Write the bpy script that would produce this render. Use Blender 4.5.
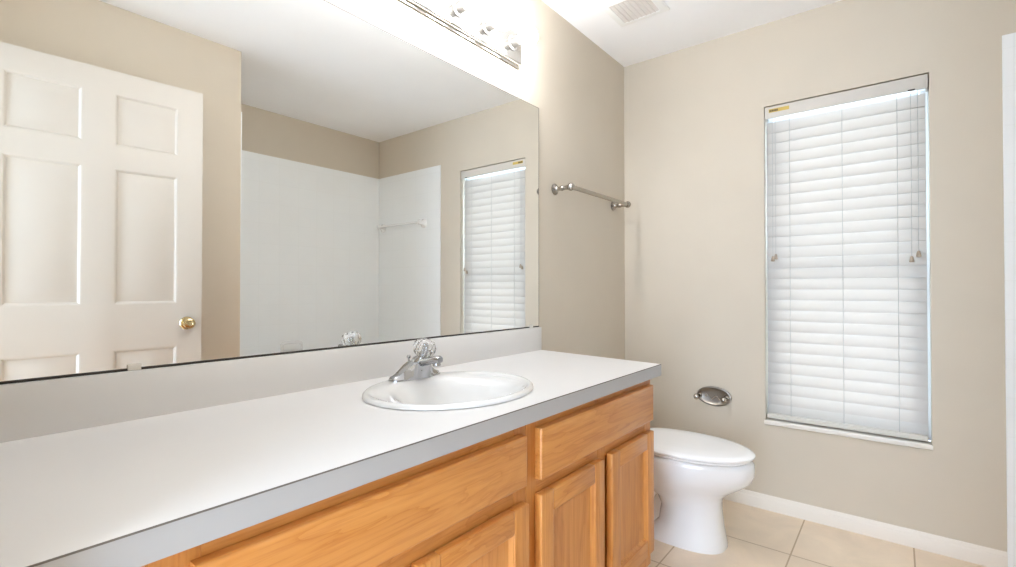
import bpy, bmesh, math, random
from math import sin, cos, pi, radians as R
from mathutils import Vector, Matrix

sc = bpy.context.scene
for o in list(bpy.data.objects):
    bpy.data.objects.remove(o)
COL = sc.collection

# ------------------------------------------------------------------ camera, world, exposure
cam_d = bpy.data.cameras.new('camera')
cam_d.sensor_width = 36.0
cam_d.lens = 484.96 / 1016 * 36.0
cam_d.clip_start = 0.01
cam = bpy.data.objects.new('camera', cam_d)
cam.location = (1.2767, 0.0, 1.1033)
cam.rotation_euler = (R(90.60), 0.0, R(38.74))
COL.objects.link(cam)
sc.camera = cam

WORLD_STRENGTH = 10.3
BULB_STRENGTH = 74.0
w = bpy.data.worlds.new('world')
sc.world = w
w.use_nodes = True
bg = w.node_tree.nodes['Background']
bg.inputs[0].default_value = (0.67, 0.83, 1.04, 1)
bg.inputs[1].default_value = WORLD_STRENGTH

vs = sc.view_settings
vs.view_transform = 'Standard'
vs.look = 'None'
vs.gamma = 1.0
vs.use_curve_mapping = False
vs.exposure = 0.28
sc.cycles.use_denoising = True
sc.cycles.max_bounces = 14
sc.cycles.diffuse_bounces = 8
sc.cycles.glossy_bounces = 8
sc.cycles.transmission_bounces = 10
sc.cycles.transparent_max_bounces = 16
sc.cycles.caustics_reflective = False
sc.cycles.caustics_refractive = False
sc.cycles.sample_clamp_indirect = 6.0

# ------------------------------------------------------------------ materials
def lin(c):
    c = c / 255.0
    return c / 12.92 if c <= 0.04045 else ((c + 0.055) / 1.055) ** 2.4
def rgb(r, g, b):
    return (lin(r), lin(g), lin(b), 1.0)

class NT:
    def __init__(s, name):
        s.m = bpy.data.materials.new(name)
        s.m.use_nodes = True
        s.t = s.m.node_tree
        s.n = s.t.nodes
        s.b = s.n['Principled BSDF']
        s.out = s.n['Material Output']
    def new(s, kind, **kw):
        n = s.n.new(kind)
        for k, v in kw.items():
            setattr(n, k, v)
        return n
    def link(s, a, b):
        s.t.links.new(a, b)
    def bump(s, height, strength=0.2, dist=0.002):
        b = s.new('ShaderNodeBump')
        b.inputs['Strength'].default_value = strength
        b.inputs['Distance'].default_value = dist
        s.link(height, b.inputs['Height'])
        s.link(b.outputs[0], s.b.inputs['Normal'])
    def ramp(s, fac, stops):
        r = s.new('ShaderNodeValToRGB')
        e = r.color_ramp.elements
        while len(e) < len(stops):
            e.new(0.5)
        for k, (p, c) in enumerate(stops):
            e[k].position = p
            e[k].color = c
        s.link(fac, r.inputs[0])
        return r.outputs[0]
    def coords(s, kind='Object', scale=(1, 1, 1), rand=0.0):
        tc = s.new('ShaderNodeTexCoord')
        mp = s.new('ShaderNodeMapping')
        src = tc.outputs[kind]
        if rand:
            oi = s.new('ShaderNodeObjectInfo')
            mu = s.new('ShaderNodeMath', operation='MULTIPLY')
            mu.inputs[1].default_value = rand
            s.link(oi.outputs['Random'], mu.inputs[0])
            ad = s.new('ShaderNodeVectorMath', operation='ADD')
            s.link(src, ad.inputs[0])
            s.link(mu.outputs[0], ad.inputs[1])
            src = ad.outputs[0]
        s.link(src, mp.inputs['Vector'])
        mp.inputs['Scale'].default_value = scale
        return mp.outputs[0]
    def noise(s, vec, scale, detail=3.0, rough=0.5, dist=0.0):
        n = s.new('ShaderNodeTexNoise')
        s.link(vec, n.inputs['Vector'])
        n.inputs['Scale'].default_value = scale
        n.inputs['Detail'].default_value = detail
        n.inputs['Roughness'].default_value = rough
        n.inputs['Distortion'].default_value = dist
        return n.outputs['Fac']

def plain(name, col, rough=0.5, metal=0.0, coat=0.0, var=0.03, bump=0.0, bscale=60, spec=0.5):
    a = NT(name)
    v = a.coords()
    f = a.noise(v, 4.0, 3)
    lo = tuple(c * (1 - var) for c in col[:3]) + (1,)
    hi = tuple(min(1, c * (1 + var)) for c in col[:3]) + (1,)
    a.link(a.ramp(f, [(0.3, lo), (0.7, hi)]), a.b.inputs['Base Color'])
    a.b.inputs['Roughness'].default_value = rough
    a.b.inputs['Metallic'].default_value = metal
    a.b.inputs['Coat Weight'].default_value = coat
    a.b.inputs['Coat Roughness'].default_value = 0.1
    a.b.inputs['Specular IOR Level'].default_value = spec
    if bump:
        a.bump(a.noise(v, bscale, 4), bump, 0.002)
    return a.m

M = {}
M['wall'] = plain('wall_paint', rgb(204, 194, 178), 0.75, var=0.015, bump=0.12, bscale=70, spec=0.25)
M['ceiling'] = plain('ceiling_paint', rgb(249, 249, 250), 0.9, var=0.01, bump=0.25, bscale=45, spec=0.2)
M['trim'] = plain('trim_paint', rgb(230, 223, 213), 0.4, var=0.01)
M['door'] = plain('door_paint', rgb(203, 197, 188), 0.45, var=0.012)
M['laminate'] = plain('counter_laminate', rgb(221, 219, 217), 0.38, var=0.012, bump=0.03, bscale=200)
M['laminate_edge_shaded'] = plain('counter_edge_laminate_shaded', rgb(172, 171, 171), 0.4, var=0.012)  # same laminate darkened: shade of the front edge put into its colour
M['seam'] = plain('laminate_seam', rgb(105, 98, 92), 0.6)
M['porcelain'] = plain('white_porcelain', rgb(236, 236, 236), 0.12, coat=0.6, var=0.005)
M['seat_plastic'] = plain('white_seat_plastic', rgb(246, 246, 246), 0.22, coat=0.2, var=0.005)
M['ceramic'] = plain('cream_ceramic', rgb(240, 236, 228), 0.15, coat=0.5, var=0.01)
M['chrome'] = plain('chrome', (0.44, 0.44, 0.45, 1), 0.07, metal=1.0, var=0.02)
M['chrome_bar'] = plain('polished_plate', (0.80, 0.78, 0.75, 1), 0.10, metal=1.0, var=0.02)
M['nickel'] = plain('brushed_nickel', (0.42, 0.39, 0.35, 1), 0.27, metal=1.0, var=0.06)
M['nickel_dark'] = plain('antique_nickel', (0.30, 0.27, 0.235, 1), 0.38, metal=1.0, var=0.15)
M['brass'] = plain('aged_brass', (0.62, 0.50, 0.28, 1), 0.2, metal=1.0, var=0.1)
M['dark'] = plain('dark_rubber', rgb(52, 46, 40), 0.6)
M['cord'] = plain('blind_cord', rgb(176, 176, 174), 0.8)
M['tassel'] = plain('tassel_plastic', rgb(172, 156, 138), 0.4)
M['clip'] = plain('clear_clip', rgb(216, 210, 200), 0.2)
M['vinyl'] = plain('window_vinyl', rgb(236, 238, 240), 0.35, var=0.01)
M['vent_plastic'] = plain('vent_plastic', rgb(246, 246, 244), 0.5, var=0.01)
M['valance'] = plain('valance_board', rgb(200, 194, 185), 0.5, var=0.01)
M['sticker'] = plain('sticker_gold', rgb(196, 168, 84), 0.5, var=0.12)
M['sticker_ink'] = plain('sticker_ink', rgb(58, 46, 30), 0.6)
M['sill'] = plain('sill_stone', rgb(226, 221, 212), 0.35, var=0.04)
M['socket'] = plain('socket_metal', (0.20, 0.19, 0.175, 1), 0.45, metal=0.6)
M['louver'] = plain('vent_louver_plastic', rgb(222, 216, 210), 0.5, var=0.01)
M['sink'] = plain('sink_porcelain', rgb(224, 223, 221), 0.12, coat=0.6, var=0.005)
M['rail'] = plain('blind_rail', rgb(206, 202, 193), 0.5, var=0.01)
M['void'] = plain('dark_void', rgb(60, 55, 50), 0.9)

def mat_mirror():
    a = NT('mirror_silver')
    v = a.coords()
    f = a.noise(v, 3.0, 2)
    a.link(a.ramp(f, [(0.3, (0.925, 0.935, 0.92, 1)), (0.7, (0.935, 0.94, 0.925, 1))]), a.b.inputs['Base Color'])
    a.b.inputs['Metallic'].default_value = 1.0
    a.b.inputs['Roughness'].default_value = 0.0
    return a.m
M['mirror'] = mat_mirror()

def mat_oak(name, axis):
    a = NT(name)
    sc1 = [9.0, 9.0, 9.0]; sc1['xyz'.index(axis)] = 1.6
    sc2 = [150.0, 150.0, 150.0]; sc2['xyz'.index(axis)] = 5.0
    v1 = a.coords('Object', sc1, rand=7.0)
    v2 = a.coords('Object', sc2, rand=3.0)
    n1 = a.noise(v1, 1.0, 4, 0.55, 0.9)
    n2 = a.noise(v2, 1.0, 3, 0.6)
    # growth rings: fractional part of a stretched noise field makes cathedral figure
    mu = a.new('ShaderNodeMath', operation='MULTIPLY'); mu.inputs[1].default_value = 6.0
    a.link(n1, mu.inputs[0])
    fr = a.new('ShaderNodeMath', operation='FRACT')
    a.link(mu.outputs[0], fr.inputs[0])
    c1 = a.ramp(fr.outputs[0], [(0.0, rgb(207, 143, 74)), (0.55, rgb(212, 149, 80)), (0.85, rgb(204, 139, 70)), (1.0, rgb(196, 129, 61))])
    c2 = a.ramp(n2, [(0.30, rgb(188, 118, 56)), (0.52, (1, 1, 1, 1))])
    c3 = a.ramp(n1, [(0.3, rgb(234, 222, 205)), (0.7, (1, 1, 1, 1))])
    mx = a.new('ShaderNodeMix', data_type='RGBA', blend_type='MULTIPLY')
    mx.inputs['Factor'].default_value = 0.30
    a.link(c1, mx.inputs['A']); a.link(c2, mx.inputs['B'])
    m2 = a.new('ShaderNodeMix', data_type='RGBA', blend_type='MULTIPLY')
    m2.inputs['Factor'].default_value = 0.8
    a.link(mx.outputs['Result'], m2.inputs['A']); a.link(c3, m2.inputs['B'])
    a.link(m2.outputs['Result'], a.b.inputs['Base Color'])
    a.b.inputs['Roughness'].default_value = 0.36
    a.b.inputs['Coat Weight'].default_value = 0.25
    a.b.inputs['Coat Roughness'].default_value = 0.2
    a.bump(n2, 0.12, 0.001)
    return a.m
M['oak_h'] = mat_oak('oak_grain_along', 'y')
M['oak_v'] = mat_oak('oak_grain_upright', 'z')

def grid_mask(a, vec, comps, size, off, grout):
    """1 on the grout lines of a square grid along the two named components"""
    sp = a.new('ShaderNodeSeparateXYZ')
    a.link(vec, sp.inputs[0])
    outs = []
    for c, o in zip(comps, off):
        ad = a.new('ShaderNodeMath', operation='SUBTRACT'); ad.inputs[1].default_value = o
        a.link(sp.outputs[c], ad.inputs[0])
        dv = a.new('ShaderNodeMath', operation='DIVIDE'); dv.inputs[1].default_value = size
        a.link(ad.outputs[0], dv.inputs[0])
        rd = a.new('ShaderNodeMath', operation='ROUND')
        a.link(dv.outputs[0], rd.inputs[0])
        df = a.new('ShaderNodeMath', operation='SUBTRACT')
        a.link(dv.outputs[0], df.inputs[0]); a.link(rd.outputs[0], df.inputs[1])
        ab = a.new('ShaderNodeMath', operation='ABSOLUTE')
        a.link(df.outputs[0], ab.inputs[0])
        lt = a.new('ShaderNodeMath', operation='LESS_THAN'); lt.inputs[1].default_value = grout / size / 2
        a.link(ab.outputs[0], lt.inputs[0])
        outs.append((lt.outputs[0], dv.outputs[0]))
    mx = a.new('ShaderNodeMath', operation='MAXIMUM')
    a.link(outs[0][0], mx.inputs[0]); a.link(outs[1][0], mx.inputs[1])
    fl = []
    for _, d in outs:
        f = a.new('ShaderNodeMath', operation='FLOOR'); a.link(d, f.inputs[0]); fl.append(f.outputs[0])
    cb = a.new('ShaderNodeCombineXYZ')
    a.link(fl[0], cb.inputs[0]); a.link(fl[1], cb.inputs[1])
    wn = a.new('ShaderNodeTexWhiteNoise')
    a.link(cb.outputs[0], wn.inputs['Vector'])
    return mx.outputs[0], wn.outputs['Value']

def mat_tile(name, comps, size, off, grout, ctile, cgrout, rough, mottle):
    a = NT(name)
    v = a.coords('Object')
    mask, rnd = grid_mask(a, v, comps, size, off, grout)
    f = a.noise(v, 5.0, 5, 0.6, 0.5)
    lo = tuple(c * (1 - mottle) for c in ctile[:3]) + (1,)
    ct = a.ramp(f, [(0.3, lo), (0.65, ctile)])
    tone = a.ramp(rnd, [(0.0, (1 - mottle * 0.5,) * 3 + (1,)), (1.0, (1, 1, 1, 1))])
    m1 = a.new('ShaderNodeMix', data_type='RGBA', blend_type='MULTIPLY'); m1.inputs['Factor'].default_value = 1.0
    a.link(ct, m1.inputs['A']); a.link(tone, m1.inputs['B'])
    mx = a.new('ShaderNodeMix', data_type='RGBA')
    a.link(mask, mx.inputs['Factor'])
    a.link(m1.outputs['Result'], mx.inputs['A'])
    mx.inputs['B'].default_value = cgrout
    a.link(mx.outputs['Result'], a.b.inputs['Base Color'])
    rm = a.new('ShaderNodeMapRange')
    a.link(mask, rm.inputs['Value'])
    rm.inputs['To Min'].default_value = rough
    rm.inputs['To Max'].default_value = 0.8
    a.link(rm.outputs[0], a.b.inputs['Roughness'])
    iv = a.new('ShaderNodeMath', operation='SUBTRACT'); iv.inputs[0].default_value = 1.0
    a.link(mask, iv.inputs[1])
    a.bump(iv.outputs[0], 0.35, 0.0015)
    return a.m
M['floor'] = mat_tile('floor_tile', (0, 1), 0.40, (0.525, 2.31), 0.006, rgb(239, 219, 194), rgb(188, 165, 138), 0.32, 0.13)
WT = rgb(242, 245, 246); WG = rgb(233, 236, 236)
M['tile_x'] = mat_tile('wall_tile_far', (0, 2), 0.1524, (1.606, 0.067), 0.003, WT, WG, 0.12, 0.015)
M['tile_y'] = mat_tile('wall_tile_long', (1, 2), 0.1524, (1.183, 0.067), 0.003, WT, WG, 0.12, 0.015)

def mat_slat():
    a = NT('blind_slat_vinyl')
    v = a.coords('Object', (3, 3, 60))
    f = a.noise(v, 1.0, 2)
    c = a.ramp(f, [(0.3, rgb(240, 240, 238)), (0.7, rgb(244, 244, 242))])
    a.link(c, a.b.inputs['Base Color'])
    a.b.inputs['Roughness'].default_value = 0.35
    tr = a.new('ShaderNodeBsdfTranslucent')
    tr.inputs[0].default_value = (0.44, 0.38, 0.33, 1)
    mx = a.new('ShaderNodeMixShader'); mx.inputs[0].default_value = 0.52
    a.link(a.b.outputs[0], mx.inputs[1]); a.link(tr.outputs[0], mx.inputs[2])
    a.link(mx.outputs[0], a.out.inputs['Surface'])
    return a.m
M['slat'] = mat_slat()

def mat_pane():
    a = NT('window_glass')
    v = a.coords()
    f = a.noise(v, 2.0, 2)
    tr = a.new('ShaderNodeBsdfTransparent')
    a.link(a.ramp(f, [(0.3, (0.93, 0.96, 0.95, 1)), (0.7, (0.95, 0.97, 0.96, 1))]), tr.inputs[0])
    gl = a.new('ShaderNodeBsdfGlossy'); gl.inputs['Roughness'].default_value = 0.02
    mx = a.new('ShaderNodeMixShader'); mx.inputs[0].default_value = 0.07
    a.link(tr.outputs[0], mx.inputs[1]); a.link(gl.outputs[0], mx.inputs[2])
    a.link(mx.outputs[0], a.out.inputs['Surface'])
    return a.m
M['pane'] = mat_pane()

def mat_acrylic():
    a = NT('clear_acrylic')
    v = a.coords()
    f = a.noise(v, 30.0, 2)
    a.link(a.ramp(f, [(0.3, (0.95, 0.95, 0.95, 1)), (0.7, (0.99, 0.99, 0.99, 1))]), a.b.inputs['Base Color'])
    a.b.inputs['Transmission Weight'].default_value = 0.9
    a.b.inputs['Roughness'].default_value = 0.06
    a.b.inputs['IOR'].default_value = 1.47
    return a.m
M['acrylic'] = mat_acrylic()

def mat_bulb():
    a = NT('lit_bulb_glass')
    v = a.coords()
    f = a.noise(v, 3.0, 1)
    a.link(a.ramp(f, [(0.3, (0.96, 0.975, 1.0, 1)), (0.7, (0.97, 0.98, 1.0, 1))]), a.b.inputs['Emission Color'])
    a.b.inputs['Emission Strength'].default_value = BULB_STRENGTH
    a.b.inputs['Base Color'].default_value = (0.9, 0.88, 0.85, 1)
    return a.m
M['bulb'] = mat_bulb()

# ------------------------------------------------------------------ mesh helpers
def box(bm, x0, x1, y0, y1, z0, z1, bev=0.0, seg=2, mi=0):
    r = bmesh.ops.create_cube(bm, size=1.0)
    vs_ = r['verts']
    for v in vs_:
        v.co = Vector(((x0 + x1) / 2 + v.co.x * (x1 - x0), (y0 + y1) / 2 + v.co.y * (y1 - y0), (z0 + z1) / 2 + v.co.z * (z1 - z0)))
    fs = {f for v in vs_ for f in v.link_faces}
    for f in fs:
        f.material_index = mi
    if bev > 0:
        es = list({e for v in vs_ for e in v.link_edges})
        res = bmesh.ops.bevel(bm, geom=es, offset=bev, segments=seg, profile=0.5, affect='EDGES')
        for f in res['faces']:
            f.material_index = mi
    return vs_

def loft(bm, loops, cap0=True, cap1=True, closed=True):
    """skin a list of equal-length point loops"""
    rows = [[bm.verts.new(p) for p in lp] for lp in loops]
    n = len(rows[0])
    for a, b in zip(rows, rows[1:]):
        for i in range(n if closed else n - 1):
            j = (i + 1) % n
            bm.faces.new((a[i], a[j], b[j], b[i]))
    if cap0:
        bm.faces.new(list(reversed(rows[0])))
    if cap1:
        bm.faces.new(rows[-1])
    return rows

def axis_frame(d):
    d = Vector(d).normalized()
    u = Vector((0, 0, 1)) if abs(d.z) < 0.9 else Vector((0, 1, 0))
    a = d.cross(u).normalized()
    return a, a.cross(d).normalized(), d

def lathe(bm, base, d, prof, n=24):
    """prof: (distance along d, radius) pairs"""
    a, b, d = axis_frame(d)
    base = Vector(base)
    loops = []
    for t, r in prof:
        r = max(r, 0.0004)
        loops.append([base + d * t + a * (r * cos(2 * pi * k / n)) + b * (r * sin(2 * pi * k / n)) for k in range(n)])
    return loft(bm, loops)

def smooth_path(pts, rads, m=5):
    P = [Vector(p) for p in pts]; op, orr = [], []
    for i in range(len(P) - 1):
        p0, p1, p2, p3 = P[max(i - 1, 0)], P[i], P[i + 1], P[min(i + 2, len(P) - 1)]
        for k in range(m):
            t = k / m
            op.append(0.5 * (2 * p1 + (p2 - p0) * t + (2 * p0 - 5 * p1 + 4 * p2 - p3) * t * t + (3 * p1 - p0 - 3 * p2 + p3) * t ** 3))
            orr.append(rads[i] * (1 - t) + rads[i + 1] * t)
    return op + [P[-1]], orr + [rads[-1]]

def tube(bm, pts, rad, n=10):
    pts = [Vector(p) for p in pts]
    rads = rad if isinstance(rad, (list, tuple)) else [rad] * len(pts)
    loops = []
    up = None
    for i, p in enumerate(pts):
        d = (pts[min(i + 1, len(pts) - 1)] - pts[max(i - 1, 0)]).normalized()
        if up is None:
            a, b, _ = axis_frame(d)
        else:
            a = (up - d * up.dot(d)).normalized()
            b = a.cross(d).normalized()
        up = a
        loops.append([p + a * (rads[i] * cos(2 * pi * k / n)) + b * (rads[i] * sin(2 * pi * k / n)) for k in range(n)])
    return loft(bm, loops)

def ball(bm, c, r, sx=1, sy=1, sz=1, seg=20):
    res = bmesh.ops.create_uvsphere(bm, u_segments=seg, v_segments=seg // 2, radius=r)
    for v in res['verts']:
        v.co = Vector((c[0] + v.co.x * sx, c[1] + v.co.y * sy, c[2] + v.co.z * sz))

ORIGIN = {}
def finish(name, bm, mats, parent=None, origin=None, smooth=35):
    bmesh.ops.recalc_face_normals(bm, faces=bm.faces)
    if parent is not None:
        og = ORIGIN[parent.name]
    else:
        og = Vector(origin) if origin is not None else Vector((0, 0, 0))
    bmesh.ops.translate(bm, verts=bm.verts, vec=-og)
    me = bpy.data.meshes.new(name)
    bm.to_mesh(me); bm.free()
    if smooth:
        for p in me.polygons:
            p.use_smooth = True
        me.set_sharp_from_angle(angle=R(smooth))
    for m in (mats if isinstance(mats, (list, tuple)) else [mats]):
        me.materials.append(M[m])
    o = bpy.data.objects.new(name, me)
    COL.objects.link(o)
    if parent is not None:
        o.parent = parent
    else:
        o.location = og
    ORIGIN[o.name] = og
    return o

def thing(name, label, cat, loc, group=None):
    o = bpy.data.objects.new(name, None)
    o.empty_display_size = 0.05
    COL.objects.link(o)
    o.location = loc
    ORIGIN[o.name] = Vector(loc)
    o['label'] = label; o['category'] = cat
    if group: o['group'] = group
    return o
def struct(o, label=None):
    o['kind'] = 'structure'
    if label: o['label'] = label
    return o
def NB():
    return bmesh.new()

# ------------------------------------------------------------------ room shell
H = 2.44; D = 2.7126; ADDED_HALL = 1.35
NY = 0.05                         # inner face of the doorway wall
AX = 2.421; SX = 1.614; SY = 1.183  # alcove back wall, stub wall face, stub wall end
b = NB(); box(b, -0.12, AX + 0.12, NY - 0.12, D + 0.15, -0.10, 0.0)
struct(finish('floor', b, 'floor', smooth=0))
b = NB(); box(b, -0.12, AX + 0.12, NY - 0.12, D + 0.15, H, H + 0.1)
struct(finish('ceiling', b, 'ceiling', smooth=0))
b = NB(); box(b, -0.12, 0, NY - 0.12, D + 0.15, 0, H)
struct(finish('wall_left', b, 'wall', smooth=0))
WX0, WX1, WZ0, WZ1 = 0.757, 1.388, 0.447, 2.021
b = NB()
box(b, 0, WX0, D, D + 0.15, 0, H)
box(b, WX1, AX + 0.12, D, D + 0.15, 0, H)
box(b, WX0, WX1, D, D + 0.15, 0, WZ0 - 0.022)
box(b, WX0, WX1, D, D + 0.15, WZ1, H)
struct(finish('wall_far', b, 'wall', smooth=0))
b = NB()
box(b, SX, SX + 0.1, NY, SY - 0.1, 0, H)
box(b, SX, AX, SY - 0.1, SY, 0, H)
struct(finish('wall_right', b, 'wall', smooth=0))
b = NB(); box(b, AX, AX + 0.12, SY - 0.1, D, 0, H)
struct(finish('wall_alcove', b, 'wall', smooth=0))
DX0, DX1, DZ = 0.63, 1.56, 2.125
b = NB()
box(b, 0, DX0, NY - 0.12, NY, 0, H)
box(b, DX1, AX, NY - 0.12, NY, 0, H)
box(b, DX0, DX1, NY - 0.12, NY, DZ, H)
struct(finish('wall_near', b, 'wall', smooth=0))
b = NB()
box(b, DX0, DX0 + 0.015, NY - 0.12, NY, 0, DZ)
box(b, DX1 - 0.015, DX1, NY - 0.12, NY, 0, DZ)
box(b, DX0 + 0.015, DX1 - 0.015, NY - 0.12, NY, DZ - 0.015, DZ)
struct(finish('trim_1', b, 'trim', smooth=0))
# short unseen hall, added and shaped to steer and block light through the doorway
b = NB(); box(b, 0.43, 0.55, -ADDED_HALL, NY - 0.12, 0, H)
struct(finish('wall_added_hall_left', b, 'wall', smooth=0))
b = NB(); box(b, 1.72, 1.84, -ADDED_HALL, NY - 0.12, 0, H)
struct(finish('wall_added_hall_right', b, 'wall', smooth=0))
b = NB(); box(b, 0.55, 0.82, -ADDED_HALL, -ADDED_HALL + 0.1, 0, H)
struct(finish('wall_added_hall_end', b, 'wall', smooth=0))
b = NB(); box(b, 0.43, 1.84, -ADDED_HALL, NY - 0.12, -0.10, 0)
struct(finish('floor_added_hall', b, 'floor', smooth=0))
b = NB(); box(b, 0.43, 1.84, -ADDED_HALL, NY - 0.12, H, H + 0.1)
struct(finish('ceiling_added_hall', b, 'ceiling', smooth=0))
# glossy tile around the tub
TZ = 2.103
b = NB(); box(b, 1.606, AX - 0.008, D - 0.008, D, 0, TZ, 0.0025)
struct(finish('wall_tile_far', b, 'tile_x', smooth=0))
b = NB(); box(b, AX - 0.008, AX, SY, D, 0, TZ, 0.0025)
struct(finish('wall_tile_long', b, 'tile_y', smooth=0))
b = NB(); box(b, SX + 0.004, AX - 0.008, SY, SY + 0.008, 0, TZ, 0.0025)
struct(finish('wall_tile_near', b, 'tile_x', smooth=0))

def baseboard(name, p0, p1, inward):
    p0 = Vector(p0); p1 = Vector(p1); n = Vector(inward)
    prof = [(0, 0), (0.013, 0), (0.013, 0.046), (0.0115, 0.052), (0.0085, 0.056), (0.0078, 0.064), (0.004, 0.072), (0, 0.072)]
    bm = NB()
    loft(bm, [[p + n * a + Vector((0, 0, z)) for a, z in prof] for p in (p0, p1)])
    return struct(finish(name, bm, 'trim', smooth=30))
baseboard('baseboard_far', (0.013, D, 0), (1.606, D, 0), (0, -1, 0))
baseboard('baseboard_left', (0, 1.73, 0), (0, D, 0), (1, 0, 0))

# window
b = NB()
yf = D + 0.066
for x0, x1, z0, z1 in ((WX0, WX0 + 0.03, WZ0, WZ1), (WX1 - 0.03, WX1, WZ0, WZ1), (WX0 + 0.03, WX1 - 0.03, WZ0, WZ0 + 0.03), (WX0 + 0.03, WX1 - 0.03, WZ1 - 0.03, WZ1)):
    box(b, x0, x1, yf, yf + 0.06, z0, z1, 0.003)
win = struct(finish('window_1', b, 'vinyl'))
for nm, z0, z1, y0 in (('lower_sash', WZ0 + 0.03, 1.225, yf + 0.004), ('upper_sash', 1.19, WZ1 - 0.03, yf + 0.030)):
    b = NB()
    xa, xb = WX0 + 0.031, WX1 - 0.031
    for x0, x1, zz0, zz1 in ((xa, xa + 0.034, z0, z1), (xb - 0.034, xb, z0, z1), (xa + 0.034, xb - 0.034, z0, z0 + 0.036), (xa + 0.034, xb - 0.034, z1 - 0.036, z1)):
        box(b, x0, x1, y0, y0 + 0.024, zz0, zz1, 0.002)
    s_ = finish(nm, b, 'vinyl', win)
    b = NB(); box(b, xa + 0.03, xb - 0.03, y0 + 0.010, y0 + 0.014, z0 + 0.03, z1 - 0.03)
    finish('glass_pane', b, 'pane', s_, smooth=0)
b = NB(); box(b, WX0 - 0.004, WX1 + 0.003, D - 0.012, D - 0.0005, WZ0 - 0.022, WZ0, 0.004, 3); box(b, WX0 + 0.001, WX1 - 0.001, D - 0.002, yf, WZ0 - 0.021, WZ0 - 0.001)
struct(finish('trim_2', b, 'sill'))

# ------------------------------------------------------------------ door, open against the right wall
def panel_door():
    W, T = 0.86, 0.035
    Z0, Z1 = 0.015, 2.0921
    hinge = Vector((1.5374, 0.0856, 0))
    tip = Vector((1.4775, 0.9435, 0))
    rows = [(0.245, 0.8271), (1.0279, 1.6518), (1.7502, 1.9917)]
    cols = [(W - 0.3513, W - 0.1019), (W - 0.7071, W - 0.4572)]   # measured from the hinge edge (u)
    cols = sorted(cols)
    bm = NB()
    us = [0] + [c for p in cols for c in p] + [W]
    zs = [Z0] + [c for p in rows for c in p] + [Z1]
    def P(u, d, z): return Vector((d, u, z))   # local: u along +Y, depth +X goes into the door
    for side, sg in ((0.0, 1), (T, -1)):
        for i in range(len(us) - 1):
            for j in range(len(zs) - 1):
                u0, u1, z0, z1 = us[i], us[i + 1], zs[j], zs[j + 1]
                if i % 2 == 1 and j % 2 == 1:
                    loops = []
                    for ins, dep in ((0, 0), (0.008, 0.0025), (0.016, 0.009), (0.026, 0.009), (0.060, 0.002)):
                        loops.append([P(u0 + ins, side + sg * dep, z0 + ins), P(u1 - ins, side + sg * dep, z0 + ins),
                                      P(u1 - ins, side + sg * dep, z1 - ins), P(u0 + ins, side + sg * dep, z1 - ins)])
                    loft(bm, loops, cap0=False)
                else:
                    bm.faces.new([bm.verts.new(P(u, side, z)) for u, z in ((u0, z0), (u1, z0), (u1, z1), (u0, z1))])
    for a, c in (((0, Z0), (W, Z0)), ((W, Z0), (W, Z1)), ((W, Z1), (0, Z1)), ((0, Z1), (0, Z0))):
        bm.faces.new([bm.verts.new(P(a[0], 0, a[1])), bm.verts.new(P(c[0], 0, c[1])), bm.verts.new(P(c[0], T, c[1])), bm.verts.new(P(a[0], T, a[1]))])
    bmesh.ops.remove_doubles(bm, verts=bm.verts, dist=0.0002)
    d = finish('door_1', bm, 'door', smooth=20)
    dirv = tip - hinge
    ang = math.atan2(-dirv.x, dirv.y)
    d.location = hinge
    d.rotation_euler = (0, 0, ang)
    struct(d, 'white six-panel door standing open, seen in the mirror')
    ku, kz = W - 0.064, 0.9326
    for sgn in (-1, 1):
        bm = NB()
        x0 = 0.0 if sgn < 0 else T
        prof = [(0, 0.032), (0.004, 0.032), (0.008, 0.028), (0.010, 0.014), (0.024, 0.012), (0.030, 0.016), (0.036, 0.024), (0.046, 0.0265), (0.056, 0.024), (0.060, 0.017), (0.0605, 0.012), (0.0585, 0.010)]
        lathe(bm, (x0, ku, kz), (sgn, 0, 0), prof, 28)
        k = finish('door_knob', bm, 'brass', d, smooth=30)
        k['label'] = 'brass door knob'
    bm = NB(); box(bm, 0.006, T - 0.006, W - 0.0005, W + 0.0012, kz - 0.028, kz + 0.028, 0.0005, 1)
    finish('latch_plate', bm, 'brass', d)
    for hz in (0.25, 1.05, 1.85):
        bm = NB(); lathe(bm, (T + 0.003, 0.002, hz - 0.045), (0, 0, 1), [(0, 0.006), (0.09, 0.006)], 10)
        finish('hinge', bm, 'brass', d)
panel_door()

# ------------------------------------------------------------------ vanity
CT, CB, CX = 0.826, 0.785, 0.5994
FX = 0.568                                  # face frame front
SINK = (0.322, 0.943); SA, SB = 0.212, 0.247

def ell(cx, cy, a, b_, z, n=72, p=2.0):
    out = []
    for k in range(n):
        t = 2 * pi * k / n
        c, s = cos(t), sin(t)
        out.append(Vector((cx + a * math.copysign(abs(c) ** (2 / p), c), cy + b_ * math.copysign(abs(s) ** (2 / p), s), z)))
    return out

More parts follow.
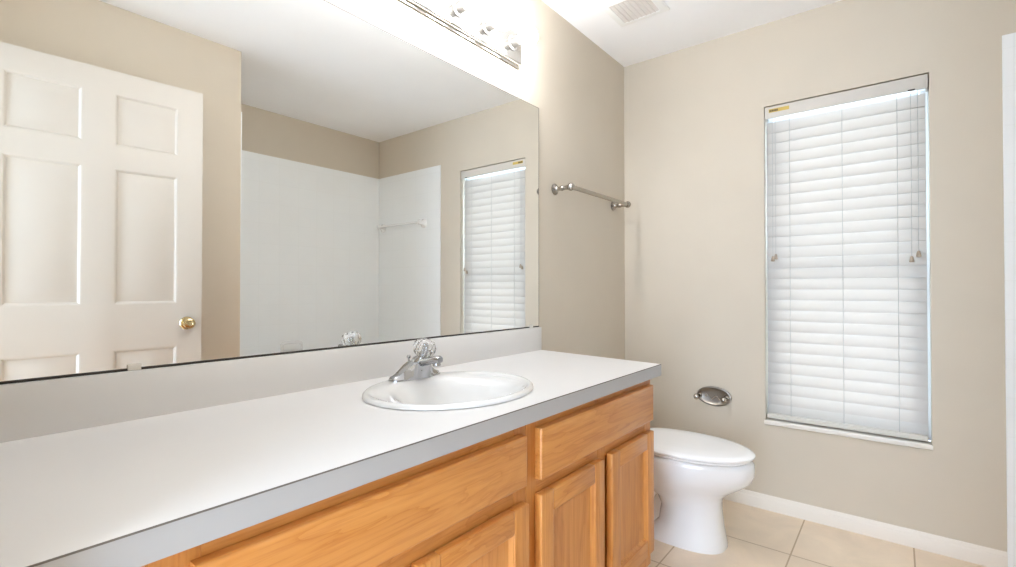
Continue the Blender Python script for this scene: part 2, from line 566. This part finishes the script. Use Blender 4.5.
ctr = thing('vanity_countertop', 'long white laminate vanity countertop with backsplash below the mirror', 'countertop', (0.3, 0.9, CB))
bm = NB()
outer = [(0.001, NY), (CX - 0.0016, NY), (CX - 0.0016, 1.7442), (0.001, 1.812)]
rings = []
for z in (CT, CB):
    vo = [bm.verts.new((x, y, z)) for x, y in outer]
    vi = [bm.verts.new(p) for p in ell(SINK[0], SINK[1], SA - 0.02, SB - 0.02, z)]
    eo = [bm.edges.new((vo[i], vo[(i + 1) % 4])) for i in range(4)]
    ei = [bm.edges.new((vi[i], vi[(i + 1) % len(vi)])) for i in range(len(vi))]
    bmesh.ops.triangle_fill(bm, use_beauty=True, use_dissolve=False, edges=eo + ei)
    rings.append((vo, vi))
for k in (0, 1):
    A, B_ = rings[0][k], rings[1][k]
    n = len(A)
    for i in range(n):
        bm.faces.new((A[i], A[(i + 1) % n], B_[(i + 1) % n], B_[i]))
finish('counter_slab', bm, 'laminate', ctr, smooth=0)
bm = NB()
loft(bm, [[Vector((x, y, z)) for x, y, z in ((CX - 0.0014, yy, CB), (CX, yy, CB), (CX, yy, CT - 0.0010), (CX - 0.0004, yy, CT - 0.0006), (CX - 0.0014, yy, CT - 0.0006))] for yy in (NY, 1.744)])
fe = finish('front_edge', bm, 'laminate_edge_shaded', ctr, smooth=20)
bm = NB(); box(bm, CX - 0.0016, CX + 0.0003, NY, 1.7435, CT - 0.0018, CT + 0.0002)
finish('edge_seam', bm, 'seam', fe, smooth=0)
bm = NB()
box(bm, 0.001, 0.020, NY, 1.8105, CT, 0.929, 0.002, 2)
finish('backsplash', bm, 'laminate', ctr)

def cab_door(parent, y0, y1, z0, z1, lab=None):
    bm = NB()
    s = 0.056
    x0, x1 = FX + 0.001, FX + 0.0245
    def frame_piece(pts, mi, grain):
        # pts: 4 corner (y,z) outer->inner mitre-free board
        pass
    box(bm, x0, x1, y0, y0 + s, z0, z1, 0.004, 3, 1)
    box(bm, x0, x1, y1 - s, y1, z0, z1, 0.004, 3, 1)
    box(bm, x0, x1 - 0.0003, y0 + s, y1 - s, z0, z0 + s, 0.004, 3, 0)
    box(bm, x0, x1 - 0.0003, y0 + s, y1 - s, z1 - s, z1, 0.004, 3, 0)
    d = finish('cabinet_door', bm, ['oak_h', 'oak_v'], parent)
    bm = NB()
    e = 0.010
    yy0, yy1, zz0, zz1 = y0 + s - 0.002, y1 - s + 0.002, z0 + s - 0.002, z1 - s + 0.002
    loops = []
    for ins, x in ((0, x1 - 0.004), (0.003, x1 - 0.005), (0.010, x1 - 0.0135), (0.013, x1 - 0.014)):
        loops.append([Vector((x, yy0 + ins, zz0 + ins)), Vector((x, yy1 - ins, zz0 + ins)), Vector((x, yy1 - ins, zz1 - ins)), Vector((x, yy0 + ins, zz1 - ins))])
    loft(bm, loops, cap0=False)
    box(bm, x0 + 0.001, x0 + 0.006, yy0, yy1, zz0, zz1)
    finish('door_panel', bm, 'oak_v', d, smooth=20)
    return d

def drawer_front(parent, name, y0, y1, z0, z1):
    bm = NB()
    x0, x1 = FX + 0.001, FX + 0.0245
    e = 0.007
    loops = []
    for ins, x in ((0, x0), (0, x1 - 0.006), (0.0015, x1 - 0.003), (0.005, x1 - 0.001), (0.009, x1)):
        loops.append([Vector((x, y0 + ins, z0 + ins)), Vector((x, y1 - ins, z0 + ins)), Vector((x, y1 - ins, z1 - ins)), Vector((x, y0 + ins, z1 - ins))])
    loft(bm, loops)
    return finish(name, bm, 'oak_h', parent, smooth=25)

def cabinet(label, y0, y1, stiles, doors, drawer, dname, endpanel):
    c = thing('vanity_cabinet', label, 'cabinet', (0.3, (y0 + y1) / 2, 0), 'oak vanity base cabinets')
    bm = NB()
    for ya, yb in ((y0, y0 + 0.015), (y1 - 0.015, y1)):
        box(bm, 0.02, FX - 0.019, ya, yb, 0.10, 0.64 if 0.8 < ya < 1.1 else CB - 0.002)
        box(bm, 0.02, FX - 0.075, ya, yb, 0.0, 0.10)
    box(bm, 0.02, FX - 0.019, y0 + 0.015, y1 - 0.015, 0.10, 0.115)
    box(bm, FX - 0.09, FX - 0.075, y0 + 0.015, y1 - 0.015, 0.0, 0.10)
    finish('carcass', bm, 'oak_v', c, smooth=0)
    bm = NB()
    for ya, yb in stiles:
        box(bm, FX - 0.019, FX, ya, yb, 0.10, CB - 0.001, 0.001, 1, 1)
    ys = [s for s in stiles]
    for (a, b1), (c0, c1) in zip(ys, ys[1:]):
        for z0, z1 in ((0.10, 0.175), (0.585, 0.645), (0.745, CB - 0.001)):
            box(bm, FX - 0.019, FX - 0.0005, b1, c0, z0, z1, 0.0006, 1, 0)
    finish('face_frame', bm, ['oak_h', 'oak_v'], c)
    drawer_front(c, dname, *drawer)
    for d in doors:
        cab_door(c, *d)
    return c
cabinet('oak vanity cabinet under the sink with one wide false drawer front', 0.052, 0.951,
        [(0.052, 0.185), (0.1865, 0.2455), (0.905, 0.951)],
        [(0.232, 0.575, 0.165, 0.594), (0.592, 0.935, 0.165, 0.594)],
        (0.232, 0.930, 0.634, 0.755), 'false_drawer_front', False)
cabinet('oak vanity cabinet at the counter end beside the toilet, two doors below a drawer', 0.952, 1.716,
        [(0.952, 0.995), (1.315, 1.365), (1.665, 1.716)],
        [(0.986, 1.314, 0.165, 0.594), (1.366, 1.692, 0.165, 0.594)],
        (0.988, 1.692, 0.630, 0.757), 'drawer_front', True)

# sink
snk = thing('sink_basin', 'white oval drop-in sink set into the vanity countertop', 'sink', (SINK[0], SINK[1], CT))
bm = NB()
cx, cy = SINK
prof = [  # (dx, a, b, z)
    (0, SA - 0.004, SB - 0.004, CT + 0.0008), (0, SA, SB, CT + 0.002), (0, SA - 0.001, SB - 0.001, CT + 0.007), (0, SA - 0.006, SB - 0.006, CT + 0.0115),
    (0, SA - 0.013, SB - 0.013, CT + 0.0125), (0, SA - 0.021, SB - 0.021, CT + 0.0105), (0.001, SA - 0.026, SB - 0.027, CT + 0.0065),
    (0.010, SA - 0.036, SB - 0.038, CT + 0.0055), (0.030, SA - 0.050, SB - 0.052, CT + 0.0040), (0.032, SA - 0.060, SB - 0.068, CT - 0.001), (0.029, SA - 0.075, SB - 0.086, CT - 0.016),
    (0.024, SA - 0.092, SB - 0.108, CT - 0.043), (0.022, SA - 0.112, SB - 0.136, CT - 0.078), (0.020, SA - 0.136, SB - 0.168, CT - 0.110), (0.018, 0.045, 0.050, CT - 0.127), (0.018, 0.021, 0.021, CT - 0.132)]
loops = [ell(cx + dx, cy, a, b_, z, 72, 2.0 if i < 4 else 2.12) for i, (dx, a, b_, z) in enumerate(prof)]
for i in (5, 6, 7, 8):          # flat faucet ledge along the rear, level with the rim
    for v in loops[i]:
        f = min(1.0, max(0.0, (cx - 0.085 - v.x) / 0.03))
        f = f * f * (3 - 2 * f)
        v.z = v.z * (1 - f) + (CT + 0.0122) * f
loft(bm, loops, cap0=False, cap1=False)
# underside
und = [ell(cx, cy, SA - 0.022, SB - 0.022, CT + 0.0008), ell(cx + 0.012, cy, SA - 0.038, SB - 0.04, CT - 0.01), ell(cx + 0.02, cy, SA - 0.06, SB - 0.07, CT - 0.06), ell(cx + 0.02, cy, SA - 0.10, SB - 0.12, CT - 0.125), ell(cx + 0.018, cy, 0.03, 0.03, CT - 0.142)]
loft(bm, und, cap0=False, cap1=False)
finish('basin', bm, 'sink', snk, smooth=50)
bm = NB()
lathe(bm, (cx + 0.018, cy, CT - 0.1335), (0, 0, 1), [(0, 0.0215), (0.0025, 0.0215), (0.003, 0.019), (0.001, 0.016), (0.004, 0.014), (0.005, 0.006)], 24)
finish('drain', bm, 'chrome', snk)

# faucet
FY, FXF = 0.960, 0.150
DZk = CT + 0.0131
fc = thing('sink_faucet', 'chrome single-handle sink faucet with clear acrylic knob', 'faucet', (FXF, FY, DZk))
bm = NB()
def fsec(y, hb, hf, h, top):
    # back/front half depth at the base, height, top half depth: front leans out towards the bowl
    return [Vector((FXF - hb, y, DZk)), Vector((FXF + hf, y, DZk)), Vector((FXF + hf, y, DZk + h * 0.28)),
            Vector((FXF + hf * 0.55 + top, y, DZk + h * 0.97)), Vector((FXF + hf * 0.45 + top * 0.8, y, DZk + h)), Vector((FXF - hb * 0.55 + top * 0.6, y, DZk + h)), Vector((FXF - hb, y, DZk + h * 0.28))]
half = [(0.090, 0.010, 0.012, 0.006, 0), (0.084, 0.017, 0.019, 0.011, 0), (0.068, 0.022, 0.025, 0.015, 0), (0.052, 0.024, 0.029, 0.026, 0.002), (0.038, 0.025, 0.033, 0.040, 0.009), (0.029, 0.025, 0.038, 0.048, 0.018), (0.025, 0.025, 0.040, 0.050, 0.021)]
secs = [(-r[0],) + r[1:] for r in half] + list(reversed(half))
loft(bm, [fsec(FY + y, *r) for y, *r in secs])
finish('faucet_base', bm, 'chrome', fc, smooth=28)
bm = NB()
path = [(0.012, 0.041, 0.021, 0.013), (0.034, 0.046, 0.020, 0.0125), (0.055, 0.052, 0.018, 0.0115), (0.074, 0.057, 0.0165, 0.011), (0.090, 0.060, 0.0155, 0.011), (0.102, 0.061, 0.014, 0.0105), (0.109, 0.0605, 0.010, 0.008)]
loops = []
for x, z, hw, hh in path:
    lp = []
    for k in range(20):
        t = 2 * pi * k / 20
        c, s = cos(t), sin(t)
        lp.append(Vector((FXF + x, FY + hw * math.copysign(abs(c) ** 0.6, c), DZk + z + hh * math.copysign(abs(s) ** 0.6, s))))
    loops.append(lp)
loft(bm, loops)
sp = finish('spout', bm, 'chrome', fc, smooth=30)
bm = NB(); lathe(bm, (FXF + 0.093, FY, DZk + 0.055), (0.12, 0, -1), [(0, 0.0115), (0.012, 0.0115), (0.014, 0.009)], 16)
finish('aerator', bm, 'chrome', sp)
kax = Vector((0.45, 0, 1)).normalized()
kb = Vector((FXF + 0.023, FY, DZk + 0.048))
bm = NB(); lathe(bm, kb, kax, [(0, 0.026), (0.006, 0.0245), (0.012, 0.018), (0.018, 0.0145), (0.026, 0.0135)], 24)
finish('handle_stem', bm, 'chrome', fc)
bm = NB()
ka, kbb, _ = axis_frame(kax)
loops = []
for t, r in [(0.020, 0.013), (0.024, 0.022), (0.032, 0.0305), (0.044, 0.0345), (0.056, 0.0335), (0.066, 0.0265), (0.071, 0.015)]:
    loops.append([kb + kax * t + ka * (r * (1 - 0.08 * (k % 2)) * cos(2 * pi * k / 20)) + kbb * (r * (1 - 0.08 * (k % 2)) * sin(2 * pi * k / 20)) for k in range(20)])
loft(bm, loops)
kn = finish('handle_knob', bm, 'acrylic', fc, smooth=10)
kn['label'] = 'clear faceted acrylic knob'
bm = NB(); lathe(bm, kb + kax * 0.024, kax, [(0, 0.008), (0.026, 0.007), (0.028, 0.005)], 12)
finish('knob_core', bm, 'chrome', kn)
bm = NB(); lathe(bm, (FXF - 0.029, FY, DZk), (0, 0, 1), [(0, 0.003), (0.053, 0.003), (0.054, 0.006), (0.059, 0.0065), (0.063, 0.004)], 12)
finish('lift_rod', bm, 'chrome', fc)
bm = NB(); lathe(bm, (FXF + 0.0375, FY - 0.010, DZk + 0.026), (1, 0, 0.2), [(0, 0.0026), (0.0035, 0.0026)], 12)
finish('index_dot', bm, 'dark', fc)

# ------------------------------------------------------------------ mirror
MY0, MY1, MZ0, MZ1 = 0.055, 1.807, 0.931, 1.926
mr = thing('wall_mirror', 'wide frameless wall mirror above the vanity backsplash', 'mirror', (0, (MY0 + MY1) / 2, MZ0))
bm = NB()
box(bm, 0.0005, 0.006, MY0, MY1, MZ0, MZ1)
finish('mirror_glass', bm, 'mirror', mr, smooth=0)
bm = NB(); box(bm, 0.0005, 0.0085, MY0, MY1 - 0.001, MZ0 - 0.0015, MZ0 + 0.0035, 0.0005, 1)
finish('bottom_channel', bm, 'dark', mr, smooth=0)
bm = NB(); box(bm, 0.0005, 0.0066, MY0, MY1, MZ1, MZ1 + 0.0016); box(bm, 0.0005, 0.0066, MY1, MY1 + 0.0016, MZ0, MZ1 + 0.0016)
finish('mirror_edge', bm, 'seam', mr, smooth=0)
for cyy in (0.309, 1.745):
    bm = NB(); box(bm, 0.0062, 0.0115, cyy - 0.012, cyy + 0.012, MZ0 - 0.0018, MZ0 + 0.012, 0.002, 2)
    finish('mirror_clip', bm, 'clip', mr)

# ------------------------------------------------------------------ vanity light bar
LZ = 2.132; LY0, LY1 = 0.742, 1.657
lb = thing('vanity_light', 'warm glowing globe-bulb vanity light bar high above the mirror', 'light fixture', (0, (LY0 + LY1) / 2, LZ))
bm = NB()
sec = [(0.0005, -0.078), (0.006, -0.078), (0.0075, -0.0765), (0.0075, -0.072), (0.005, -0.0705), (0.005, -0.069), (0.018, -0.067), (0.022, -0.062), (0.022, 0.062), (0.018, 0.067), (0.005, 0.069), (0.005, 0.0705), (0.0075, 0.072), (0.0075, 0.0765), (0.006, 0.078), (0.0005, 0.078)]
loft(bm, [[Vector((x, yy, LZ + z)) for x, z in sec] for yy in (LY0, LY1)])
finish('backplate', bm, 'chrome_bar', lb, smooth=20)
for k in range(6):
    yy = 1.592 - 0.161 * k
    bm = NB()
    lathe(bm, (0.022, yy, LZ + 0.003), (1, 0, 0), [(0, 0.030), (0.003, 0.031), (0.006, 0.027), (0.007, 0.021), (0.040, 0.020), (0.043, 0.016)], 24)
    so = finish('socket', bm, 'socket', lb)
    bm = NB()
    lathe(bm, (0.060, yy, LZ + 0.003), (1, 0, 0), [(0.0, 0.013), (0.008, 0.014), (0.014, 0.020), (0.022, 0.0285), (0.034, 0.0365), (0.048, 0.040), (0.062, 0.0365), (0.074, 0.027), (0.082, 0.014), (0.0845, 0.004)], 24)
    bu = finish('bulb', bm, 'bulb', lb)

# ------------------------------------------------------------------ towel bar on the left wall
tb = thing('towel_bar', 'brushed nickel towel bar on the left wall between mirror and corner', 'towel bar', (0, 2.25, 1.58))
for yy in (1.945, 2.556):
    bm = NB()
    lathe(bm, (0.0005, yy, 1.578), (1, 0, 0), [(0, 0.026), (0.005, 0.027), (0.009, 0.024), (0.011, 0.017), (0.015, 0.0125), (0.026, 0.0095), (0.036, 0.0115), (0.044, 0.0135), (0.050, 0.011), (0.060, 0.0095), (0.078, 0.012)], 24)
    ball(bm, (0.093, yy, 1.578), 0.0185, 1, 0.95, 1)
    finish('post', bm, 'nickel', tb, smooth=45)
bm = NB()
lathe(bm, (0.093, 1.950, 1.578), (0, 1, 0), [(0, 0.010), (0.01, 0.0105), (0.59, 0.0105), (0.601, 0.010)], 20)
finish('bar', bm, 'nickel', tb)

# ------------------------------------------------------------------ toilet paper holder (empty) on the far wall
tpx, tpz = 0.512, 0.530
tp = thing('toilet_paper_holder', 'empty oval nickel toilet paper holder on the wall beside the window', 'toilet paper holder', (tpx, D, tpz))
bm = NB()
def ov(a, b_, y): return [Vector((tpx + a * cos(2 * pi * k / 48), y, tpz + b_ * sin(2 * pi * k / 48))) for k in range(48)]
loft(bm, [ov(.088, .051, D - .0005), ov(.089, .052, D - .004), ov(.086, .049, D - .009), ov(.081, .044, D - .010), ov(.076, .040, D - .007), ov(.070, .035, D - .004), ov(.03, .015, D - .003)])
finish('oval_plate', bm, 'nickel_dark', tp, smooth=40)
for xx, in ((-0.076,), (0.062,)):
    bm = NB()
    lathe(bm, (tpx + xx, D - 0.004, tpz - 0.004), (0, -1, 0), [(0, 0.014), (0.004, 0.013), (0.008, 0.008), (0.030, 0.0065), (0.040, 0.009)], 18)
    ball(bm, (tpx + xx, D - 0.054, tpz - 0.004), 0.0155)
    finish('post', bm, 'nickel', tp, smooth=45)
bm = NB()
tube(bm, [(tpx - 0.045 + 0.09 * k / 40, D - 0.0075, tpz - 0.006 + 0.009 * sin(k / 40 * 4 * pi)) for k in range(41)], 0.0028, 8)
finish('embossed_scroll', bm, 'nickel', tp, smooth=45)

# ------------------------------------------------------------------ blind
BX0, BX1 = WX0 + 0.006, WX1 - 0.011
bl = thing('window_blind', 'white slatted window blind lowered and closed over the window', 'window blind', ((WX0 + WX1) / 2, D + 0.03, WZ1))
bm = NB()
box(bm, WX0 + 0.004, WX1 - 0.004, D + 0.002, D + 0.010, 1.957, WZ1 - 0.005, 0.002, 2)
box(bm, WX0 + 0.004, WX0 + 0.010, D + 0.010, D + 0.06, 1.957, WZ1 - 0.005)
box(bm, WX1 - 0.010, WX1 - 0.004, D + 0.010, D + 0.06, 1.957, WZ1 - 0.005)
va = finish('valance', bm, 'valance', bl)
bm = NB(); box(bm, WX0 + 0.022, WX0 + 0.112, D + 0.0012, D + 0.0019, 1.985, 2.003)
stk = finish('maker_sticker', bm, 'sticker', va, smooth=0)
stk['label'] = 'small gold sticker with dark print'
bm = NB()
random.seed(3)
x = WX0 + 0.025
while x < WX0 + 0.062:
    wdt = random.choice((0.003, 0.004, 0.005))
    box(bm, x, x + wdt, D + 0.0006, D + 0.0013, 1.989, 1.9985)
    x += wdt + 0.0014
finish('sticker_print', bm, 'sticker_ink', stk, smooth=0)
bm = NB(); box(bm, WX0 + 0.012, WX1 - 0.012, D + 0.016, D + 0.066, 1.965, WZ1 - 0.006)
finish('headrail', bm, 'vinyl', bl, smooth=0)
PITCH = 0.0526; SWD = 0.0585; TILT = R(80)
bm = NB()
ztop = 1.944
NS = 28
yc = D + 0.036
for i in range(NS):
    zc = 1.918 - PITCH * i
    top, bot = [], []
    pr = []
    for k in range(7):
        s = -1 + 2 * k / 6
        u = s * SWD / 2
        crown = 0.0022 * (1 - s * s)
        # u runs from bottom (room side) to top (window side)
        y = yc + u * cos(TILT) - crown * sin(TILT)
        z = zc + u * sin(TILT) + crown * cos(TILT)
        pr.append((y, z))
    nrm = Vector((0, -sin(TILT), cos(TILT)))
    lp = [(y, z) for y, z in pr] + [(y - nrm.y * 0.0030, z - nrm.z * 0.0030) for y, z in reversed(pr)]
    loft(bm, [[Vector((xx, y, z)) for y, z in lp] for xx in (BX0, BX1)])
    zlast = zc
finish('slats', bm, 'slat', bl, smooth=40)
bm = NB(); box(bm, BX0, BX1, D + 0.010, D + 0.062, 0.4535, 0.477, 0.004, 3)
finish('bottom_rail', bm, 'rail', bl)
for xx in (0.867, 1.081, 1.281):
    bm = NB()
    for yy in (D + 0.0165, D + 0.0565):
        tube(bm, [(xx, yy + 0.001, 0.477), (xx, yy, 1.2), (xx, yy, 1.968)], 0.0011, 6)
    finish('ladder_cord', bm, 'cord', bl)
def cordset(x1, x2, z1, z2):
    for xx, zz in ((x1, z1), (x2, z2)):
        bm = NB()
        tube(bm, [(xx, D + 0.008, 1.962), (xx + 0.001, D + 0.009, 1.6), (xx, D + 0.008, zz)], 0.0009, 6)
        c_ = finish('pull_cord', bm, 'cord', bl)
        bm = NB()
        lathe(bm, (xx, D + 0.008, zz + 0.004), (0, 0, -1), [(0, 0.003), (0.004, 0.006), (0.012, 0.0075), (0.024, 0.009), (0.027, 0.0075)], 14)
        finish('tassel', bm, 'tassel', c_)
cordset(0.793, 0.806, 1.262, 1.272)
cordset(1.327, 1.350, 1.240, 1.262)
bm = NB(); box(bm, 1.318, 1.342, D + 0.0005, D + 0.0018, 1.958, 1.963)
finish('cord_slot', bm, 'dark', va, smooth=0)

# ------------------------------------------------------------------ toilet
TY = 2.192
tl = thing('toilet', 'white toilet with closed lid between vanity end and window wall', 'toilet', (0.45, TY, 0))
def egg(xf, xb, hw, z, n=56, pf=2.0, pb=3.2, k=0.46):
    xc = xb + (xf - xb) * k
    out = []
    for i in range(n):
        t = 2 * pi * i / n
        c, s = cos(t), sin(t)
        p = pf if c >= 0 else pb
        xx = xc + ((xf - xc) if c >= 0 else (xc - xb)) * math.copysign(abs(c) ** (2 / p), c)
        out.append(Vector((xx, TY + hw * math.copysign(abs(s) ** (2 / p), s), z)))
    return out
bm = NB()
SEC = [(0.0, 0.706, 0.36, 0.118, 2.6), (0.012, 0.706, 0.36, 0.118, 2.6), (0.03, 0.702, 0.38, 0.114, 2.6), (0.08, 0.693, 0.43, 0.107, 2.5), (0.15, 0.686, 0.44, 0.104, 2.4), (0.19, 0.687, 0.42, 0.107, 2.3),
       (0.22, 0.700, 0.36, 0.122, 2.2), (0.248, 0.735, 0.27, 0.143, 2.1), (0.275, 0.776, 0.20, 0.162, 2.05), (0.300, 0.803, 0.16, 0.173, 2.0), (0.33, 0.815, 0.14, 0.179, 2.0), (0.362, 0.816, 0.14, 0.181, 2.0), (0.376, 0.813, 0.14, 0.180, 2.0), (0.382, 0.805, 0.145, 0.173, 2.0)]
loft(bm, [egg(xf, xb, hw, z, pf=pf) for z, xf, xb, hw, pf in SEC])
loft(bm, [egg(xf, xb, hw, z, pf=3.0) for z, xf, xb, hw in ((0.0, 0.52, 0.14, 0.105), (0.022, 0.52, 0.14, 0.105), (0.034, 0.51, 0.15, 0.085), (0.06, 0.50, 0.16, 0.066), (0.22, 0.50, 0.16, 0.064), (0.30, 0.50, 0.15, 0.10), (0.33, 0.45, 0.16, 0.11))])
finish('bowl', bm, 'porcelain', tl, smooth=60)
for sg in (-1, 1):
    bm = NB()
    y0 = TY + sg * 0.066
    tube(bm, *smooth_path([(0.52, y0 - sg * 0.03, 0.27), (0.46, y0, 0.25), (0.40, y0 + sg * 0.004, 0.20), (0.36, y0 + sg * 0.004, 0.14), (0.31, y0 + sg * 0.004, 0.11), (0.26, y0, 0.14), (0.225, y0, 0.19), (0.22, y0 - sg * 0.02, 0.25)], [0.02, 0.034, 0.036, 0.036, 0.036, 0.036, 0.034, 0.03]), 22)
    finish('trapway', bm, 'porcelain', tl, smooth=60)
    bm = NB(); ball(bm, (0.31, TY + sg * 0.090, 0.030), 0.013, 1, 1, 1.1, 14)
    finish('bolt_cap', bm, 'porcelain', tl, smooth=60)
bm = NB()   # seat ring, closed
loft(bm, [egg(0.798, 0.30, 0.172, 0.3865, pb=2.6), egg(0.802, 0.297, 0.176, 0.389, pb=2.6), egg(0.802, 0.297, 0.176, 0.395, pb=2.6), egg(0.798, 0.30, 0.172, 0.3975, pb=2.6)])
finish('seat', bm, 'seat_plastic', tl, smooth=50)
bm = NB()
loft(bm, [egg(0.806, 0.293, 0.178, 0.400, pb=2.8), egg(0.816, 0.288, 0.185, 0.403, pb=2.8), egg(0.817, 0.288, 0.186, 0.410, pb=2.8), egg(0.811, 0.292, 0.180, 0.4162, pb=2.8), egg(0.79, 0.31, 0.162, 0.4205, pb=2.6), egg(0.69, 0.37, 0.10, 0.4235, pb=2.4), egg(0.56, 0.48, 0.02, 0.424, pb=2.0)])
finish('lid', bm, 'seat_plastic', tl, smooth=50)
for sg in (-1, 1):
    bm = NB(); box(bm, 0.255, 0.315, TY + sg * 0.075 - 0.02, TY + sg * 0.075 + 0.02, 0.3825, 0.410, 0.006, 3)
    finish('seat_hinge', bm, 'seat_plastic', tl)
bm = NB(); box(bm, 0.022, 0.20, TY - 0.20, TY + 0.20, 0.382, 0.655, 0.018, 4)
box(bm, 0.03, 0.26, TY - 0.13, TY + 0.13, 0.30, 0.382, 0.01, 2)
tk = finish('tank', bm, 'porcelain', tl, smooth=40)
bm = NB(); box(bm, 0.018, 0.208, TY - 0.208, TY + 0.208, 0.656, 0.690, 0.010, 3)
finish('tank_lid', bm, 'porcelain', tl, smooth=40)
bm = NB(); lathe(bm, (0.20, TY - 0.15, 0.61), (1, 0, 0), [(0, 0.012), (0.010, 0.012), (0.012, 0.009)], 14); tube(bm, [(0.208, TY - 0.15, 0.61), (0.214, TY - 0.11, 0.606), (0.216, TY - 0.07, 0.600)], [0.006, 0.006, 0.007], 10)
finish('flush_lever', bm, 'chrome', tk)

# ------------------------------------------------------------------ ceiling vent
VX, VY, VS = 0.315, 2.155, 0.125
vt = thing('ceiling_vent', 'square white louvred exhaust vent on the ceiling', 'ceiling vent', (VX, VY, H))
bm = NB()
o, i_ = VS, VS - 0.036
def sq(h, z): return [Vector((VX + a * h, VY + c * h, z)) for a, c in ((-1, -1), (1, -1), (1, 1), (-1, 1))]
loft(bm, [sq(o, H - 0.0005), sq(o, H - 0.004), sq(o - 0.004, H - 0.008), sq(i_ + 0.003, H - 0.013), sq(i_, H - 0.013), sq(i_, H - 0.0005)], cap0=False, cap1=False)
finish('vent_frame', bm, 'vent_plastic', vt, smooth=20)
bm = NB(); box(bm, VX - i_, VX + i_, VY - i_, VY + i_, H - 0.003, H - 0.0008)
finish('vent_backing', bm, 'void', vt, smooth=0)
bm = NB()
nsl = 15
for k in range(nsl):
    yy = VY - i_ + (k + 0.5) * 2 * i_ / nsl
    box(bm, VX - i_ + 0.0005, VX + i_ - 0.0005, yy - 0.0036, yy + 0.0036, H - 0.0115, H - 0.0075)
for k in range(1, 8):
    xx = VX - i_ + k * 2 * i_ / 8
    box(bm, xx - 0.002, xx + 0.002, VY - i_, VY + i_, H - 0.0125, H - 0.0073)
finish('louvers', bm, 'louver', vt, smooth=0)

# ------------------------------------------------------------------ tub alcove
tub = thing('bathtub', 'white bathtub in the tiled alcove behind the stub wall', 'bathtub', ((1.66 + AX) / 2, (SY + D) / 2, 0))
bm = NB()
tx0, tx1, ty0, ty1 = 1.66, AX - 0.010, SY + 0.010, D - 0.010
tcx, tcy = (tx0 + tx1) / 2, (ty0 + ty1) / 2
hx, hy = (tx1 - tx0) / 2, (ty1 - ty0) / 2
def rr(a, c, z, p): return ell(tcx, tcy, a, c, z, 64, p)
loft(bm, [rr(hx - 0.006, hy, 0.0, 26), rr(hx - 0.006, hy, 0.34, 26), rr(hx, hy, 0.36, 26), rr(hx, hy, 0.385, 26), rr(hx - 0.008, hy - 0.008, 0.393, 24),
          rr(hx - 0.065, hy - 0.075, 0.392, 5), rr(hx - 0.08, hy - 0.09, 0.38, 4.5), rr(hx - 0.11, hy - 0.15, 0.2, 4.2), rr(hx - 0.14, hy - 0.22, 0.09, 4), rr(hx - 0.22, hy - 0.32, 0.07, 3.5)])
finish('tub_shell', bm, 'porcelain', tub, smooth=40)
bm = NB(); lathe(bm, (tcx, ty1 - 0.30, 0.0705), (0, 0, 1), [(0, 0.026), (0.003, 0.025), (0.004, 0.018), (0.002, 0.01)], 20)
finish('tub_drain', bm, 'chrome', tub)

tr_ = thing('towel_bar', 'white ceramic towel bar on the alcove tile, seen in the mirror', 'towel bar', (2.08, D - 0.008, 1.65))
for xx in (2.345, 1.800):
    bm = NB()
    yb = D - 0.0085
    loops = []
    for d_, hw, hh, zo in ((0, 0.030, 0.036, 0), (0.006, 0.030, 0.036, 0), (0.014, 0.022, 0.026, 0.002), (0.030, 0.017, 0.019, 0.006), (0.050, 0.018, 0.020, 0.008), (0.060, 0.014, 0.016, 0.008)):
        loops.append([Vector((xx + hw * math.copysign(abs(cos(2 * pi * k / 24)) ** 0.6, cos(2 * pi * k / 24)), yb - d_, 1.645 + zo + hh * math.copysign(abs(sin(2 * pi * k / 24)) ** 0.6, sin(2 * pi * k / 24)))) for k in range(24)])
    loft(bm, loops)
    finish('post', bm, 'porcelain', tr_, smooth=40)
bm = NB(); lathe(bm, (1.812, D - 0.052, 1.653), (1, 0, 0), [(0, 0.0095), (0.522, 0.0095)], 16)
finish('bar', bm, 'porcelain', tr_)

def soap(label, yc_, zc_, w2, h2, proj, mat):
    s = thing('soap_dish', label, 'soap dish', (AX - 0.008, yc_, zc_))
    xb = AX - 0.0085
    bm = NB()
    lo = []
    for d_, a, c in ((0, w2, h2), (0.006, w2, h2), (0.012, w2 - 0.006, h2 - 0.006), (0.013, w2 - 0.016, h2 - 0.016), (0.007, w2 - 0.020, h2 - 0.020)):
        lo.append([Vector((xb - d_, yc_ + a * math.copysign(abs(cos(2 * pi * k / 32)) ** 0.35, cos(2 * pi * k / 32)), zc_ + c * math.copysign(abs(sin(2 * pi * k / 32)) ** 0.35, sin(2 * pi * k / 32)))) for k in range(32)])
    loft(bm, lo)
    finish('wall_plate', bm, mat, s, smooth=40)
    bm = NB()
    lo = []
    zt = zc_ - h2 * 0.35
    for f, z in ((0.80, zt - 0.020), (0.96, zt - 0.010), (1.0, zt + 0.006), (0.97, zt + 0.009), (0.90, zt + 0.005), (0.80, zt - 0.004)):
        lo.append([Vector((xb - 0.008 - proj * f * max(0, sin(pi * k / 24)) ** 0.7, yc_ - (w2 - 0.012) * f * cos(pi * k / 24), z)) for k in range(25)])
    loft(bm, lo)
    finish('tray', bm, mat, s, smooth=50)
    return s
soap('white ceramic soap dish on the long tub wall tile, reflected just above the mirror bottom', 1.892, 0.640, 0.088, 0.055, 0.055, 'porcelain')
